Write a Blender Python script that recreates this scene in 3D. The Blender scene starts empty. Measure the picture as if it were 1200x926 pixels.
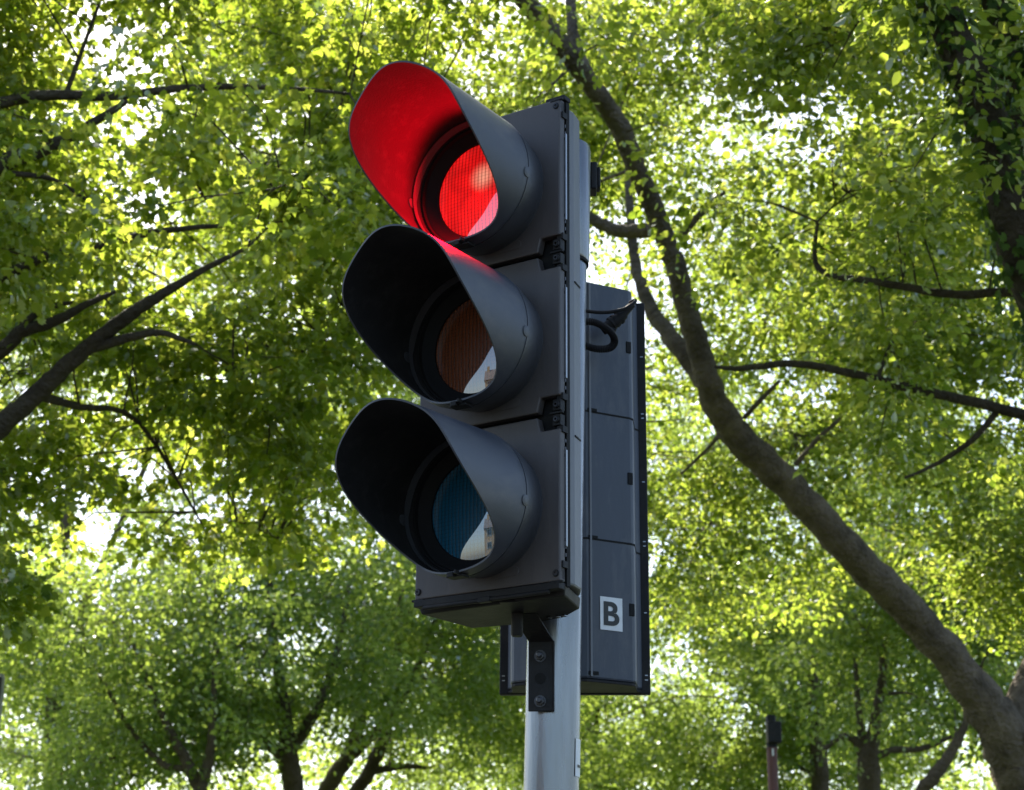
import bpy, math, random
import numpy as np
from mathutils import Vector, Matrix

random.seed(7)
RNG = np.random.default_rng(11)
PI = math.pi
SC = bpy.context.scene
COL = SC.collection
CAM_H = 1.6

# ------------------------------------------------------------------ camera model (metres; camera looks along +Y, tilted up)
FPX, PITCH, ROLL = 2153.56, 0.3230, 0.0082
HEAD_YAW = 0.58657
HEAD_POS = (-0.04266, 3.08525, 1.12667 + CAM_H)

def ray(px, py):
    x, y = px - 600.0, py - 463.0
    xx = x * math.cos(ROLL) + y * math.sin(ROLL)
    yy = -x * math.sin(ROLL) + y * math.cos(ROLL)
    r, u = xx / FPX, -yy / FPX
    return Vector((r, math.cos(PITCH) - u * math.sin(PITCH), math.sin(PITCH) + u * math.cos(PITCH)))

def at(px, py, F):
    """World point seen at a photo pixel, F metres along the view axis."""
    return ray(px, py) * F + Vector((0, 0, CAM_H))

def at_y(px, py, Y):
    d = ray(px, py)
    return d * (Y / d.y) + Vector((0, 0, CAM_H))

# ------------------------------------------------------------------ object helpers
def tag(o, label=None, cat=None, group=None, kind=None):
    if label: o['label'] = label
    if cat: o['category'] = cat
    if group: o['group'] = group
    if kind: o['kind'] = kind
    return o

def empty(name, loc, rz=0.0):
    o = bpy.data.objects.new(name, None)
    COL.objects.link(o)
    o.location = loc
    o.rotation_euler = (0, 0, rz)
    o.empty_display_size = 0.2
    return o

class MB:
    def __init__(s):
        s.v, s.f, s.m = [], [], []
    def add(s, verts, faces, mat=0):
        b = len(s.v)
        s.v.extend([tuple(p) for p in verts])
        s.f.extend([tuple(i + b for i in f) for f in faces])
        s.m.extend([mat] * len(faces))
    def box(s, x0, x1, y0, y1, z0, z1, mat=0, M=None):
        P = [(x0,y0,z0),(x1,y0,z0),(x1,y1,z0),(x0,y1,z0),(x0,y0,z1),(x1,y0,z1),(x1,y1,z1),(x0,y1,z1)]
        if M is not None: P = [tuple(M @ Vector(p)) for p in P]
        s.add(P, [(0,3,2,1),(4,5,6,7),(0,1,5,4),(1,2,6,5),(2,3,7,6),(3,0,4,7)], mat)
    def prism_z(s, poly, z0, z1, mat=0):
        """poly: counter-clockwise (x, y) outline."""
        n = len(poly)
        P = [(x, y, z0) for x, y in poly] + [(x, y, z1) for x, y in poly]
        F = [tuple(range(n - 1, -1, -1)), tuple(range(n, 2 * n))]
        F += [(i, (i + 1) % n, n + (i + 1) % n, n + i) for i in range(n)]
        s.add(P, F, mat)
    def prism_y(s, poly, y0, y1, mat=0):
        """poly: (x, z) outline counter-clockwise as seen from -Y (front)."""
        n = len(poly)
        P = [(x, y0, z) for x, z in poly] + [(x, y1, z) for x, z in poly]
        F = [tuple(range(n)), tuple(range(2 * n - 1, n - 1, -1))]
        F += [(i, n + i, n + (i + 1) % n, (i + 1) % n) for i in range(n)]
        s.add(P, F, mat)
    def lathe_y(s, prof, zc=0.0, xc=0.0, n=96, mat=0, closed=False):
        """prof: (radius, y) list spun round the local Y axis."""
        b = []
        for r, y in prof:
            b += [(xc + r * math.sin(2*PI*k/n), y, zc + r * math.cos(2*PI*k/n)) for k in range(n)]
        F = []
        m = len(prof)
        for i in range(m if closed else m - 1):
            j = (i + 1) % m
            for k in range(n):
                k2 = (k + 1) % n
                F.append((i*n + k, i*n + k2, j*n + k2, j*n + k))
        s.add(b, F, mat)
    def tube(s, pts, rads, n=10, caps=True, mat=0, wob=0.0):
        pts = [Vector(p) for p in pts]
        up = Vector((0.31, 0.2, 0.93)).normalized()
        rings = []
        for i, p in enumerate(pts):
            t = (pts[min(i + 1, len(pts) - 1)] - pts[max(i - 1, 0)]).normalized()
            if i == 0:
                a = t.cross(up)
                if a.length < 0.05: a = t.cross(Vector((1, 0, 0)))
                a.normalize()
            else:
                a = (a - t * a.dot(t))
                a.normalize()
            c = t.cross(a)
            r = rads[i] if hasattr(rads, '__len__') else rads
            ring = []
            for k in range(n):
                w = 1 + wob * math.sin(k * 2.3 + i * 1.7) + wob * random.uniform(-.6, .6) if wob else 1
                q = 2*PI*k/n
                ring.append(p + (a * math.cos(q) + c * math.sin(q)) * r * w)
            rings.append(ring)
        P = [q for ring in rings for q in ring]
        F = []
        for i in range(len(rings) - 1):
            for k in range(n):
                k2 = (k + 1) % n
                F.append((i*n + k, i*n + k2, (i+1)*n + k2, (i+1)*n + k))
        if caps:
            F.append(tuple(range(n - 1, -1, -1)))
            F.append(tuple((len(rings) - 1) * n + k for k in range(n)))
        s.add(P, F, mat)
    def build(s, name, mats, parent=None, smooth=None, bevel=0.0):
        me = bpy.data.meshes.new(name)
        me.from_pydata(s.v, [], s.f)
        mats = mats if isinstance(mats, (list, tuple)) else [mats]
        for m in mats: me.materials.append(m)
        if len(mats) > 1:
            me.polygons.foreach_set('material_index', s.m)
        if smooth is not None:
            me.polygons.foreach_set('use_smooth', [True] * len(me.polygons))
            try: me.set_sharp_from_angle(angle=math.radians(smooth))
            except Exception: pass
        me.update()
        o = bpy.data.objects.new(name, me)
        COL.objects.link(o)
        if parent: o.parent = parent
        if bevel:
            b = o.modifiers.new('Bevel', 'BEVEL')
            b.width = bevel; b.segments = 2; b.limit_method = 'ANGLE'; b.angle_limit = math.radians(35)
        return o

# ------------------------------------------------------------------ materials
def mat(name, base, rough=0.5, metal=0.0, spec=0.5, vary=0.0, vscale=6.0, bump=0.0, bscale=60.0, dirt=None, dirt_scale=3.0, dirt_amt=0.5, aniso=None):
    m = bpy.data.materials.new(name); m.use_nodes = True
    nt = m.node_tree; N = nt.nodes; L = nt.links
    p = N['Principled BSDF']
    p.inputs['Base Color'].default_value = (*base, 1)
    p.inputs['Roughness'].default_value = rough
    p.inputs['Metallic'].default_value = metal
    p.inputs['Specular IOR Level'].default_value = spec
    tc = N.new('ShaderNodeTexCoord')
    co = tc.outputs['Object']
    if aniso:
        mp = N.new('ShaderNodeMapping'); mp.inputs['Scale'].default_value = aniso
        L.new(co, mp.inputs['Vector']); co = mp.outputs['Vector']
    if vary or dirt:
        n = N.new('ShaderNodeTexNoise'); n.inputs['Scale'].default_value = vscale
        n.inputs['Detail'].default_value = 6; L.new(co, n.inputs['Vector'])
        mr = N.new('ShaderNodeMapRange')
        mr.inputs['From Min'].default_value = .3; mr.inputs['From Max'].default_value = .7
        mr.inputs['To Min'].default_value = 1 - vary; mr.inputs['To Max'].default_value = 1 + vary
        L.new(n.outputs['Fac'], mr.inputs['Value'])
        mx = N.new('ShaderNodeVectorMath'); mx.operation = 'SCALE'
        mx.inputs[0].default_value = base
        L.new(mr.outputs['Result'], mx.inputs['Scale'])
        out = mx.outputs['Vector']
        if dirt:
            n2 = N.new('ShaderNodeTexNoise'); n2.inputs['Scale'].default_value = dirt_scale
            n2.inputs['Detail'].default_value = 8; n2.inputs['Roughness'].default_value = .7
            L.new(co, n2.inputs['Vector'])
            cr = N.new('ShaderNodeMapRange')
            cr.inputs['From Min'].default_value = .5; cr.inputs['From Max'].default_value = .72
            cr.inputs['To Max'].default_value = dirt_amt
            L.new(n2.outputs['Fac'], cr.inputs['Value'])
            mm = N.new('ShaderNodeMix'); mm.data_type = 'RGBA'
            L.new(cr.outputs['Result'], mm.inputs[0])
            L.new(out, mm.inputs[6]); mm.inputs[7].default_value = (*dirt, 1)
            out = mm.outputs[2]
        L.new(out, p.inputs['Base Color'])
        rr = N.new('ShaderNodeMapRange')
        rr.inputs['To Min'].default_value = max(rough - .12, .03); rr.inputs['To Max'].default_value = min(rough + .12, 1)
        L.new(n.outputs['Fac'], rr.inputs['Value']); L.new(rr.outputs['Result'], p.inputs['Roughness'])
    if bump:
        n3 = N.new('ShaderNodeTexNoise'); n3.inputs['Scale'].default_value = bscale
        n3.inputs['Detail'].default_value = 5; L.new(co, n3.inputs['Vector'])
        b = N.new('ShaderNodeBump'); b.inputs['Strength'].default_value = bump; b.inputs['Distance'].default_value = .004
        L.new(n3.outputs['Fac'], b.inputs['Height']); L.new(b.outputs['Normal'], p.inputs['Normal'])
    return m

M = {}
M['visor'] = mat('visor_plastic', (.042, .048, .062), .42, spec=.55, vary=.18, vscale=14, bump=.22, bscale=1100, dirt=(.13, .12, .11), dirt_scale=14, dirt_amt=.55, aniso=(1, .5, 1))
M['visor_in'] = mat('visor_inner_black', (.014, .014, .015), .75, spec=.2, vary=.35, vscale=9, bump=.25, bscale=300, dirt=(.032, .032, .032), dirt_scale=34, dirt_amt=.6)
M['door'] = mat('door_plastic', (.068, .060, .059), .5, spec=.4, vary=.22, vscale=5, bump=.12, bscale=260, dirt=(.12, .105, .095), dirt_scale=7, dirt_amt=.45, aniso=(1, 1, .3))
M['collar'] = mat('collar_plastic', (.044, .047, .055), .40, spec=.55, vary=.12, vscale=12, bump=.2, bscale=380)
M['bezel'] = mat('bezel_black', (.009, .009, .010), .65, spec=.12)
M['black'] = mat('black_steel', (.013, .013, .014), .58, spec=.22, vary=.25, vscale=20, bump=.2, bscale=150, dirt=(.05, .042, .036), dirt_scale=14, dirt_amt=.35)
M['gap'] = mat('rubber_black', (.008, .008, .008), .7, spec=.2)
M['housing'] = mat('housing_grey', (.15, .155, .165), .5, spec=.45, vary=.12, vscale=7, bump=.15, bscale=120, dirt=(.09, .088, .09), dirt_scale=5, dirt_amt=.4)
M['housing_dark'] = mat('housing_dark', (.036, .045, .064), .45, spec=.5, vary=.22, vscale=9, bump=.25, bscale=40, dirt=(.13, .13, .13), dirt_scale=11, dirt_amt=.6, aniso=(1, 1, .35))
M['steel'] = mat('galvanised_steel', (.20, .21, .225), .27, metal=.82, vary=.3, vscale=26, bump=.2, bscale=120, dirt=(.13, .13, .13), dirt_scale=16, dirt_amt=.6, aniso=(1, 1, .12))  # stretched vertical streaks put reflection bands into the base colour
M['silver'] = mat('bare_aluminium', (.34, .35, .37), .4, metal=.9, vary=.1, vscale=40)
M['bolt'] = mat('bolt_steel', (.045, .045, .05), .35, metal=.6, vary=.2, vscale=50)
M['white'] = mat('white_vinyl', (.74, .75, .74), .45, vary=.06, vscale=30, dirt=(.5, .5, .48), dirt_scale=40, dirt_amt=.3)
M['ink'] = mat('black_print', (.012, .014, .012), .5)
M['cable'] = mat('cable_black', (.014, .014, .016), .6, spec=.2, vary=.2, vscale=40)
M['post_red'] = mat('oxide_red_paint', (.115, .040, .034), .6, vary=.2, vscale=8, bump=.2, dirt=(.05, .03, .025), dirt_amt=.5)
M['post_grey'] = mat('weathered_grey_post', (.24, .24, .22), .7, vary=.2, vscale=10, bump=.3)

def lens_mat(name, base, emit=None, strength=0.0):
    m = bpy.data.materials.new(name); m.use_nodes = True
    N = m.node_tree.nodes; L = m.node_tree.links
    p = N['Principled BSDF']
    tc = N.new('ShaderNodeTexCoord'); sx = N.new('ShaderNodeSeparateXYZ')
    L.new(tc.outputs['Object'], sx.inputs[0])
    def saw(sock, freq):
        a = N.new('ShaderNodeMath'); a.operation = 'MULTIPLY'; a.inputs[1].default_value = freq; L.new(sock, a.inputs[0])
        f = N.new('ShaderNodeMath'); f.operation = 'PINGPONG'; f.inputs[1].default_value = 1.0; L.new(a.outputs[0], f.inputs[0])
        return f.outputs[0]
    vx, vz = saw(sx.outputs['X'], 260), saw(sx.outputs['Z'], 300)
    def smooth(sock, lo, hi, a, b):
        r = N.new('ShaderNodeMapRange'); r.interpolation_type = 'SMOOTHSTEP'
        r.inputs['From Min'].default_value = lo; r.inputs['From Max'].default_value = hi
        r.inputs['To Min'].default_value = a; r.inputs['To Max'].default_value = b
        L.new(sock, r.inputs['Value']); return r.outputs[0]
    gx, gz = smooth(vx, 0, .55, .38, 1.0), smooth(vz, 0, .35, .66, 1.0)
    g = N.new('ShaderNodeMath'); g.operation = 'MULTIPLY'; L.new(gx, g.inputs[0]); L.new(gz, g.inputs[1])
    col = N.new('ShaderNodeVectorMath'); col.operation = 'SCALE'; col.inputs[0].default_value = base
    L.new(g.outputs[0], col.inputs['Scale']); L.new(col.outputs['Vector'], p.inputs['Base Color'])
    p.inputs['Roughness'].default_value = .35
    p.inputs['Specular IOR Level'].default_value = .3
    p.inputs['Coat Weight'].default_value = 1.0
    p.inputs['Coat Roughness'].default_value = .015
    p.inputs['Coat IOR'].default_value = 2.6
    b = N.new('ShaderNodeBump'); b.inputs['Strength'].default_value = .35; b.inputs['Distance'].default_value = .002
    L.new(g.outputs[0], b.inputs['Height']); L.new(b.outputs['Normal'], p.inputs['Normal'])
    if emit:
        # the lamp behind the lens: an uneven filament image seen through the ribbed lens
        d = N.new('ShaderNodeVectorMath'); d.operation = 'DISTANCE'
        L.new(tc.outputs['Object'], d.inputs[0]); d.inputs[1].default_value = (0.012, -.05, 0.30 - .009 + .022)
        core = smooth(d.outputs['Value'], 0.002, .038, 1.0, 0.0)
        n = N.new('ShaderNodeTexNoise'); n.inputs['Scale'].default_value = 22; n.inputs['Detail'].default_value = 3
        L.new(tc.outputs['Object'], n.inputs['Vector'])
        nn = smooth(n.outputs['Fac'], .3, .7, .75, 1.25)
        k = N.new('ShaderNodeMath'); k.operation = 'MULTIPLY'; L.new(g.outputs[0], k.inputs[0]); L.new(nn, k.inputs[1])
        st = N.new('ShaderNodeMath'); st.operation = 'MULTIPLY'; L.new(k.outputs[0], st.inputs[0]); st.inputs[1].default_value = strength
        mx = N.new('ShaderNodeMix'); mx.data_type = 'RGBA'
        cm = N.new('ShaderNodeMath'); cm.operation = 'MULTIPLY'; L.new(core, cm.inputs[0]); cm.inputs[1].default_value = .8
        L.new(cm.outputs[0], mx.inputs[0])
        mx.inputs[6].default_value = (*emit, 1); mx.inputs[7].default_value = (1.0, .55, .36, 1)
        L.new(mx.outputs[2], p.inputs['Emission Color']); L.new(st.outputs[0], p.inputs['Emission Strength'])
    return m
M['lens_red'] = lens_mat('red_lens_lit', (.30, .008, .006), (1.0, .010, .010), .34)
M['lens_amber'] = lens_mat('amber_lens_unlit', (.19, .050, .015))
M['lens_green'] = lens_mat('green_lens_unlit', (.005, .105, .20))
M['lens_back'] = lens_mat('red_lens_unlit', (.35, .03, .02))

def leaf_mat(name, cols, trans, tw=.5):
    m = bpy.data.materials.new(name); m.use_nodes = True
    N = m.node_tree.nodes; L = m.node_tree.links
    N.remove(N['Principled BSDF'])
    out = N['Material Output']
    g = N.new('ShaderNodeNewGeometry')
    def ramp(cs):
        r = N.new('ShaderNodeValToRGB'); e = r.color_ramp.elements
        while len(e) < len(cs): e.new(.5)
        for i, c in enumerate(cs):
            e[i].position = i / (len(cs) - 1); e[i].color = (*c, 1)
        L.new(g.outputs['Random Per Island'], r.inputs[0]); return r.outputs[0]
    d = N.new('ShaderNodeBsdfDiffuse'); L.new(ramp(cols), d.inputs['Color'])
    t = N.new('ShaderNodeBsdfTranslucent'); L.new(ramp(trans), t.inputs['Color'])
    mx = N.new('ShaderNodeMixShader'); mx.inputs[0].default_value = tw
    L.new(d.outputs[0], mx.inputs[1]); L.new(t.outputs[0], mx.inputs[2])
    gl = N.new('ShaderNodeBsdfGlossy'); gl.inputs['Roughness'].default_value = .45; gl.inputs['Color'].default_value = (.9, .95, 1, 1)
    fr = N.new('ShaderNodeFresnel'); fr.inputs['IOR'].default_value = 1.4
    sc_ = N.new('ShaderNodeMath'); sc_.operation = 'MULTIPLY'; sc_.inputs[1].default_value = .2; L.new(fr.outputs[0], sc_.inputs[0])
    m2 = N.new('ShaderNodeMixShader'); L.new(sc_.outputs[0], m2.inputs[0]); L.new(mx.outputs[0], m2.inputs[1]); L.new(gl.outputs[0], m2.inputs[2])
    L.new(m2.outputs[0], out.inputs['Surface'])
    return m
M['leaf_near'] = leaf_mat('leaf_fresh_green', [(.030,.056,.009),(.044,.074,.011),(.036,.064,.011),(.056,.082,.012)],
                          [(.20,.32,.018),(.54,.67,.07),(.45,.58,.05),(.70,.74,.12)], .60)
M['leaf_mid'] = leaf_mat('leaf_green', [(.030,.056,.010),(.042,.072,.012),(.036,.064,.013),(.054,.080,.013)],
                         [(.19,.31,.020),(.51,.64,.075),(.43,.56,.055),(.66,.71,.12)], .57)
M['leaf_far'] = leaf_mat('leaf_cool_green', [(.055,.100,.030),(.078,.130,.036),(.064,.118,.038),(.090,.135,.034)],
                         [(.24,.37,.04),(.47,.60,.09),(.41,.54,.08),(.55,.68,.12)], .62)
M['ivy'] = leaf_mat('leaf_ivy', [(.035,.065,.018),(.050,.085,.022),(.045,.080,.022)], [(.12,.24,.03),(.18,.30,.04),(.16,.28,.04)], .35)

def bark_mat(name, a, b, scale):
    m = bpy.data.materials.new(name); m.use_nodes = True
    N = m.node_tree.nodes; L = m.node_tree.links
    p = N['Principled BSDF']; p.inputs['Roughness'].default_value = .85; p.inputs['Specular IOR Level'].default_value = .2
    tc = N.new('ShaderNodeTexCoord')
    n = N.new('ShaderNodeTexNoise'); n.inputs['Scale'].default_value = scale; n.inputs['Detail'].default_value = 9; n.inputs['Roughness'].default_value = .65
    L.new(tc.outputs['Object'], n.inputs['Vector'])
    r = N.new('ShaderNodeValToRGB'); r.color_ramp.elements[0].position = .32; r.color_ramp.elements[1].position = .68
    n.inputs['Distortion'].default_value = .6; r.color_ramp.elements[0].color = (*a, 1); r.color_ramp.elements[1].color = (*b, 1)
    L.new(n.outputs['Fac'], r.inputs[0]); L.new(r.outputs[0], p.inputs['Base Color'])
    n2 = N.new('ShaderNodeTexNoise'); n2.inputs['Scale'].default_value = scale * 7; n2.inputs['Detail'].default_value = 6
    L.new(tc.outputs['Object'], n2.inputs['Vector'])
    bp = N.new('ShaderNodeBump'); bp.inputs['Strength'].default_value = 1.0; bp.inputs['Distance'].default_value = .035
    L.new(n2.outputs['Fac'], bp.inputs['Height']); L.new(bp.outputs['Normal'], p.inputs['Normal'])
    return m
M['bark'] = bark_mat('bark_grey_brown', (.070, .054, .040), (.215, .168, .130), 6)
M['bark_dark'] = bark_mat('bark_dark', (.040, .032, .025), (.095, .078, .060), 6)
M['bark_far'] = bark_mat('bark_brown', (.070, .052, .038), (.15, .115, .085), 4)

# ------------------------------------------------------------------ world and sun
SUN_AZ, SUN_EL = math.radians(-16), math.radians(47)       # azimuth from +Y towards +X
w = bpy.data.worlds.new('World'); SC.world = w; w.use_nodes = True
N = w.node_tree.nodes; L = w.node_tree.links
bg = N['Background']; sky = N.new('ShaderNodeTexSky'); sky.sky_type = 'NISHITA'; sky.sun_disc = False
sky.sun_elevation = SUN_EL; sky.sun_rotation = SUN_AZ
sky.air_density = 1.0; sky.dust_density = 2.0; sky.ozone_density = 1.2; sky.altitude = 50
L.new(sky.outputs[0], bg.inputs['Color']); bg.inputs['Strength'].default_value = .115
sd = bpy.data.lights.new('sun', 'SUN'); sd.energy = 5.0; sd.angle = math.radians(.53); sd.color = (1, .92, .78)
so = bpy.data.objects.new('sun', sd); COL.objects.link(so)
sdir = Vector((math.sin(SUN_AZ) * math.cos(SUN_EL), math.cos(SUN_AZ) * math.cos(SUN_EL), math.sin(SUN_EL)))
so.rotation_euler = sdir.to_track_quat('Z', 'Y').to_euler()
so.location = sdir * 60

# ------------------------------------------------------------------ camera
cd = bpy.data.cameras.new('camera'); cam = bpy.data.objects.new('camera', cd); COL.objects.link(cam)
cd.sensor_width = 36; cd.lens = FPX / 1200 * 36; cd.clip_end = 5000; cd.clip_start = .05
fwd = Vector((0, math.cos(PITCH), math.sin(PITCH)))
upv = Vector((0, -math.sin(PITCH), math.cos(PITCH))); rt = Vector((1, 0, 0))
# photo x axis is rolled by ROLL
rt2 = rt * math.cos(ROLL) + upv * math.sin(ROLL)
up2 = -rt * math.sin(ROLL) + upv * math.cos(ROLL)
Mx = Matrix((rt2, up2, -fwd)).transposed().to_4x4(); Mx.translation = (0, 0, CAM_H)
cam.matrix_world = Mx
cd.dof.use_dof = True; cd.dof.focus_distance = 3.15; cd.dof.aperture_fstop = 11; cd.dof.aperture_blades = 0
SC.camera = cam

# ------------------------------------------------------------------ the traffic light
POLE_Y = 3.30
pb = at_y(646, 926, POLE_Y)                      # pole axis at the bottom edge of the frame
pole_top = at_y(640.5, 172, POLE_Y)
TOPX = 0.0955
axis0 = Vector((pb.x, POLE_Y, pb.z)); 
slope = (TOPX - pb.x) / (1.481 + CAM_H - pb.z)
def pole_at(z): return Vector((pb.x + slope * (z - pb.z), POLE_Y, z))
root = empty('traffic_light', pole_at(0))
tag(root, 'black three lamp traffic light showing red, bolted to a grey steel pole', 'traffic light')
RL = Vector(root.location)
R_POLE = .0492
def rel(p): return Vector(p) - RL
ptop = at_y(690, 172, POLE_Y).z
sl0 = at_y(690, 308, POLE_Y).z
g = MB()
zs = [0, .02] + list(np.linspace(.3, ptop - .01, 14))
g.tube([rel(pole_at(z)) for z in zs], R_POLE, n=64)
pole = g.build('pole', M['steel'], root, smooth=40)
g = MB()
zz = [sl0, sl0 + .004, ptop - .015, ptop - .004, ptop]
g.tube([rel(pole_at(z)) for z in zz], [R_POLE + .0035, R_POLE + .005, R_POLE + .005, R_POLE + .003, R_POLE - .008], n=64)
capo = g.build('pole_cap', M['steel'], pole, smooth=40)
g = MB(); g.tube([rel(pole_at(sl0 - .006)), rel(pole_at(sl0))], R_POLE + .0042, n=64)
g.build('cap_seal', M['gap'], pole, smooth=40)
# paper sticker wrapped on the right of the pole
g = MB(); sz0, sz1 = at_y(679, 912, POLE_Y).z, at_y(679, 868, POLE_Y).z
vs, fs = [], []
for i, a in enumerate(np.linspace(-.62, .12, 9)):
    for z in (sz0, sz1):
        c = rel(pole_at(z)); vs.append((c.x + (R_POLE + .0012) * math.cos(a), c.y + (R_POLE + .0012) * math.sin(a), c.z))
for i in range(8): fs.append((2*i, 2*i+2, 2*i+3, 2*i+1))
g.add(vs, fs); o = g.build('sticker', M['white'], pole, smooth=60)
g = MB()
for zc, w_ in ((.28, .012),):
    z = sz0 + (sz1 - sz0) * zc; vs = []
    for a in np.linspace(-.5, -.1, 5):
        for dz in (-w_ * .2, w_ * .2):
            c = rel(pole_at(z + dz)); vs.append((c.x + (R_POLE + .002) * math.cos(a), c.y + (R_POLE + .002) * math.sin(a), c.z))
    g.add(vs, [(2*i, 2*i+2, 2*i+3, 2*i+1) for i in range(4)])
g.build('sticker_mark', M['ink'], pole)

# ---- optical geometry, fitted to the photograph
S, ZO = .30, -.00909
RIM = (.21095, .11584, -.01805, -.01266, .01342)
def rim_len(a): return sum(c * math.cos(k * a) for k, c in enumerate(RIM))
def vis_r(l): return .13204 - .03548 * l
def visor_mesh(zc, k=1.0, tilt=0.0):
    n, m = 128, 14
    P, F, Mi = [], [], []
    y0 = .074
    for layer in (0, 1):
        for i in range(m + 1):
            for j in range(n):
                a = 2*PI*j/n; yb = .050 if layer else y0; l = yb + (rim_len(a) - yb) * i / m
                r = min(vis_r(l) - .0032, .1195 + max(l - .060, 0) * .5) if layer else vis_r(l)
                P.append((r * math.sin(a) * k, -l * k, zc + r * math.cos(a) * k + tilt * max(l - .074, 0) * k))
    off = (m + 1) * n
    for i in range(m):
        for j in range(n):
            j2 = (j + 1) % n
            F.append((i*n + j, i*n + j2, (i+1)*n + j2, (i+1)*n + j)); Mi.append(0)
            F.append((off + i*n + j, off + (i+1)*n + j, off + (i+1)*n + j2, off + i*n + j2)); Mi.append(1)
    for j in range(n):
        j2 = (j + 1) % n
        F.append((m*n + j, m*n + j2, off + m*n + j2, off + m*n + j)); Mi.append(0)
        F.append((j, off + j, off + j2, j2)); Mi.append(0)
    g = MB(); g.v, g.f, g.m = P, F, Mi
    return g

def optics(parent, zc, lens, label, k=1.0, lens_name='lens', tilt=0.0):
    # collar: flared ring moulded on the door, with the joint groove
    g = MB()
    g.lathe_y([(.1160*k, .0015), (.1150*k, -.0015), (.1165*k, -.010*k), (.1195*k, -.021*k), (.1228*k, -.034*k), (.1255*k, -.048*k), (.1275*k, -.060*k), (.1284*k, -.0682*k),
               (.1225*k, -.0688*k), (.1225*k, -.0735*k), (.1215*k, -.074*k), (.1208*k, -.052*k), (.1080*k, -.030*k), (.1000*k, .0015)], zc, mat=0)
    o = g.build('collar', M['collar'], parent, smooth=30)
    g = visor_mesh(zc, k, tilt)
    v = g.build('visor', [M['visor'], M['visor_in']], parent, smooth=40)
    # twist-lock knob at the side and clasp at the bottom lip
    for sgn in (1, -1):
        g = MB(); a = math.radians(96) * sgn
        c = Vector((.1275*k*math.sin(a), -.074*k, zc + .1275*k*math.cos(a))); nrm = Vector((math.sin(a), 0, math.cos(a)))
        g.tube([c - nrm*.004, c + nrm*.0028, c + nrm*.0036], [.0098*k, .0098*k, .007*k], n=20)
        g.build('twist_lock', M['collar'], parent, smooth=40)
    g = MB()
    a = PI; r0 = vis_r(.1) * k
    g.box(-.006, .006, -.106*k, -.098*k, zc - r0 - .006, zc - r0 + .002)
    g.box(-.014, .020, -.097*k, -.076*k, zc - r0 - .0045, zc - r0 - .0005)
    g.box(.012, .016, -.112*k, -.1*k, zc - r0 - .003, zc - r0 + .004)
    g.build('clasp', M['black'], parent, bevel=.001)
    # bezel: stepped funnel down to the lens
    g = MB()
    g.lathe_y([(.1205*k, -.0500*k), (.1180*k, -.0535*k), (.1150*k, -.0535*k), (.1130*k, -.0470*k), (.1085*k, -.0455*k), (.105*k, -.0425*k),
               (.0965*k, -.0390*k), (.0915*k, -.037*k), (.0905*k, -.030*k)], zc)
    g.build('bezel', M['bezel'], parent, smooth=28)
    # lens: shallow dome
    g = MB(); rl = .0905 * k; dome = .0065 * k; m = 14
    prof = []
    for i in range(m + 1):
        t = i / m
        prof.append((max(rl * math.cos(t * PI / 2), .0006), (-.034 * k) - dome * math.sin(t * PI / 2) ** 1.0))
    # spherical cap
    Rs = (rl*rl + dome*dome) / (2*dome); prof = []
    for i in range(m + 1):
        r = max(rl * (1 - i / m), .0006)
        prof.append((r, -.034*k - (math.sqrt(Rs*Rs - r*r) - (Rs - dome))))
    g.lathe_y(prof, zc)
    n0 = len(g.v); g.f.append(tuple(range(n0 - 1, n0 - 97, -1))); g.m.append(0)
    ln = g.build(lens_name, lens, parent, smooth=50)
    if label: ln['label'] = label
    return v

HR = -HEAD_YAW
def door_outline(z0, z1, w, top_notch, bot_notch):
    nx, nz = .040, .026
    pts = [(-w, z0)]
    if bot_notch: pts = [(-w, z0 + nz), (-w + .022, z0 + nz), (-w + .028, z0)]
    pts += [(w - nx - .006, z0), (w - nx, z0 + nz), (w, z0 + nz)] if bot_notch else [(w, z0)]
    pts += [(w, z1 - nz), (w - nx, z1 - nz), (w - nx - .006, z1)] if top_notch else [(w, z1)]
    pts += [(-w + .028, z1), (-w + .022, z1 - nz), (-w, z1 - nz)] if top_notch else [(-w, z1)]
    return pts

# housing of the front head: tapered trough behind the doors
W2 = .1500
g = MB()
HZ0, HZ1 = -.447, .445
g.prism_z([(-.147, .034), (.147, .034), (.1475, .052), (.140, .085), (.118, .118), (.060, .178), (-.060, .178), (-.118, .118), (-.140, .085), (-.1475, .052)], HZ0, HZ1)
front = g.build('signal_head', M['housing'], root, bevel=.004)
front.location = rel(HEAD_POS); front.rotation_euler = (0, 0, HR)
tag(front, 'signal head showing red, facing forward')
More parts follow.
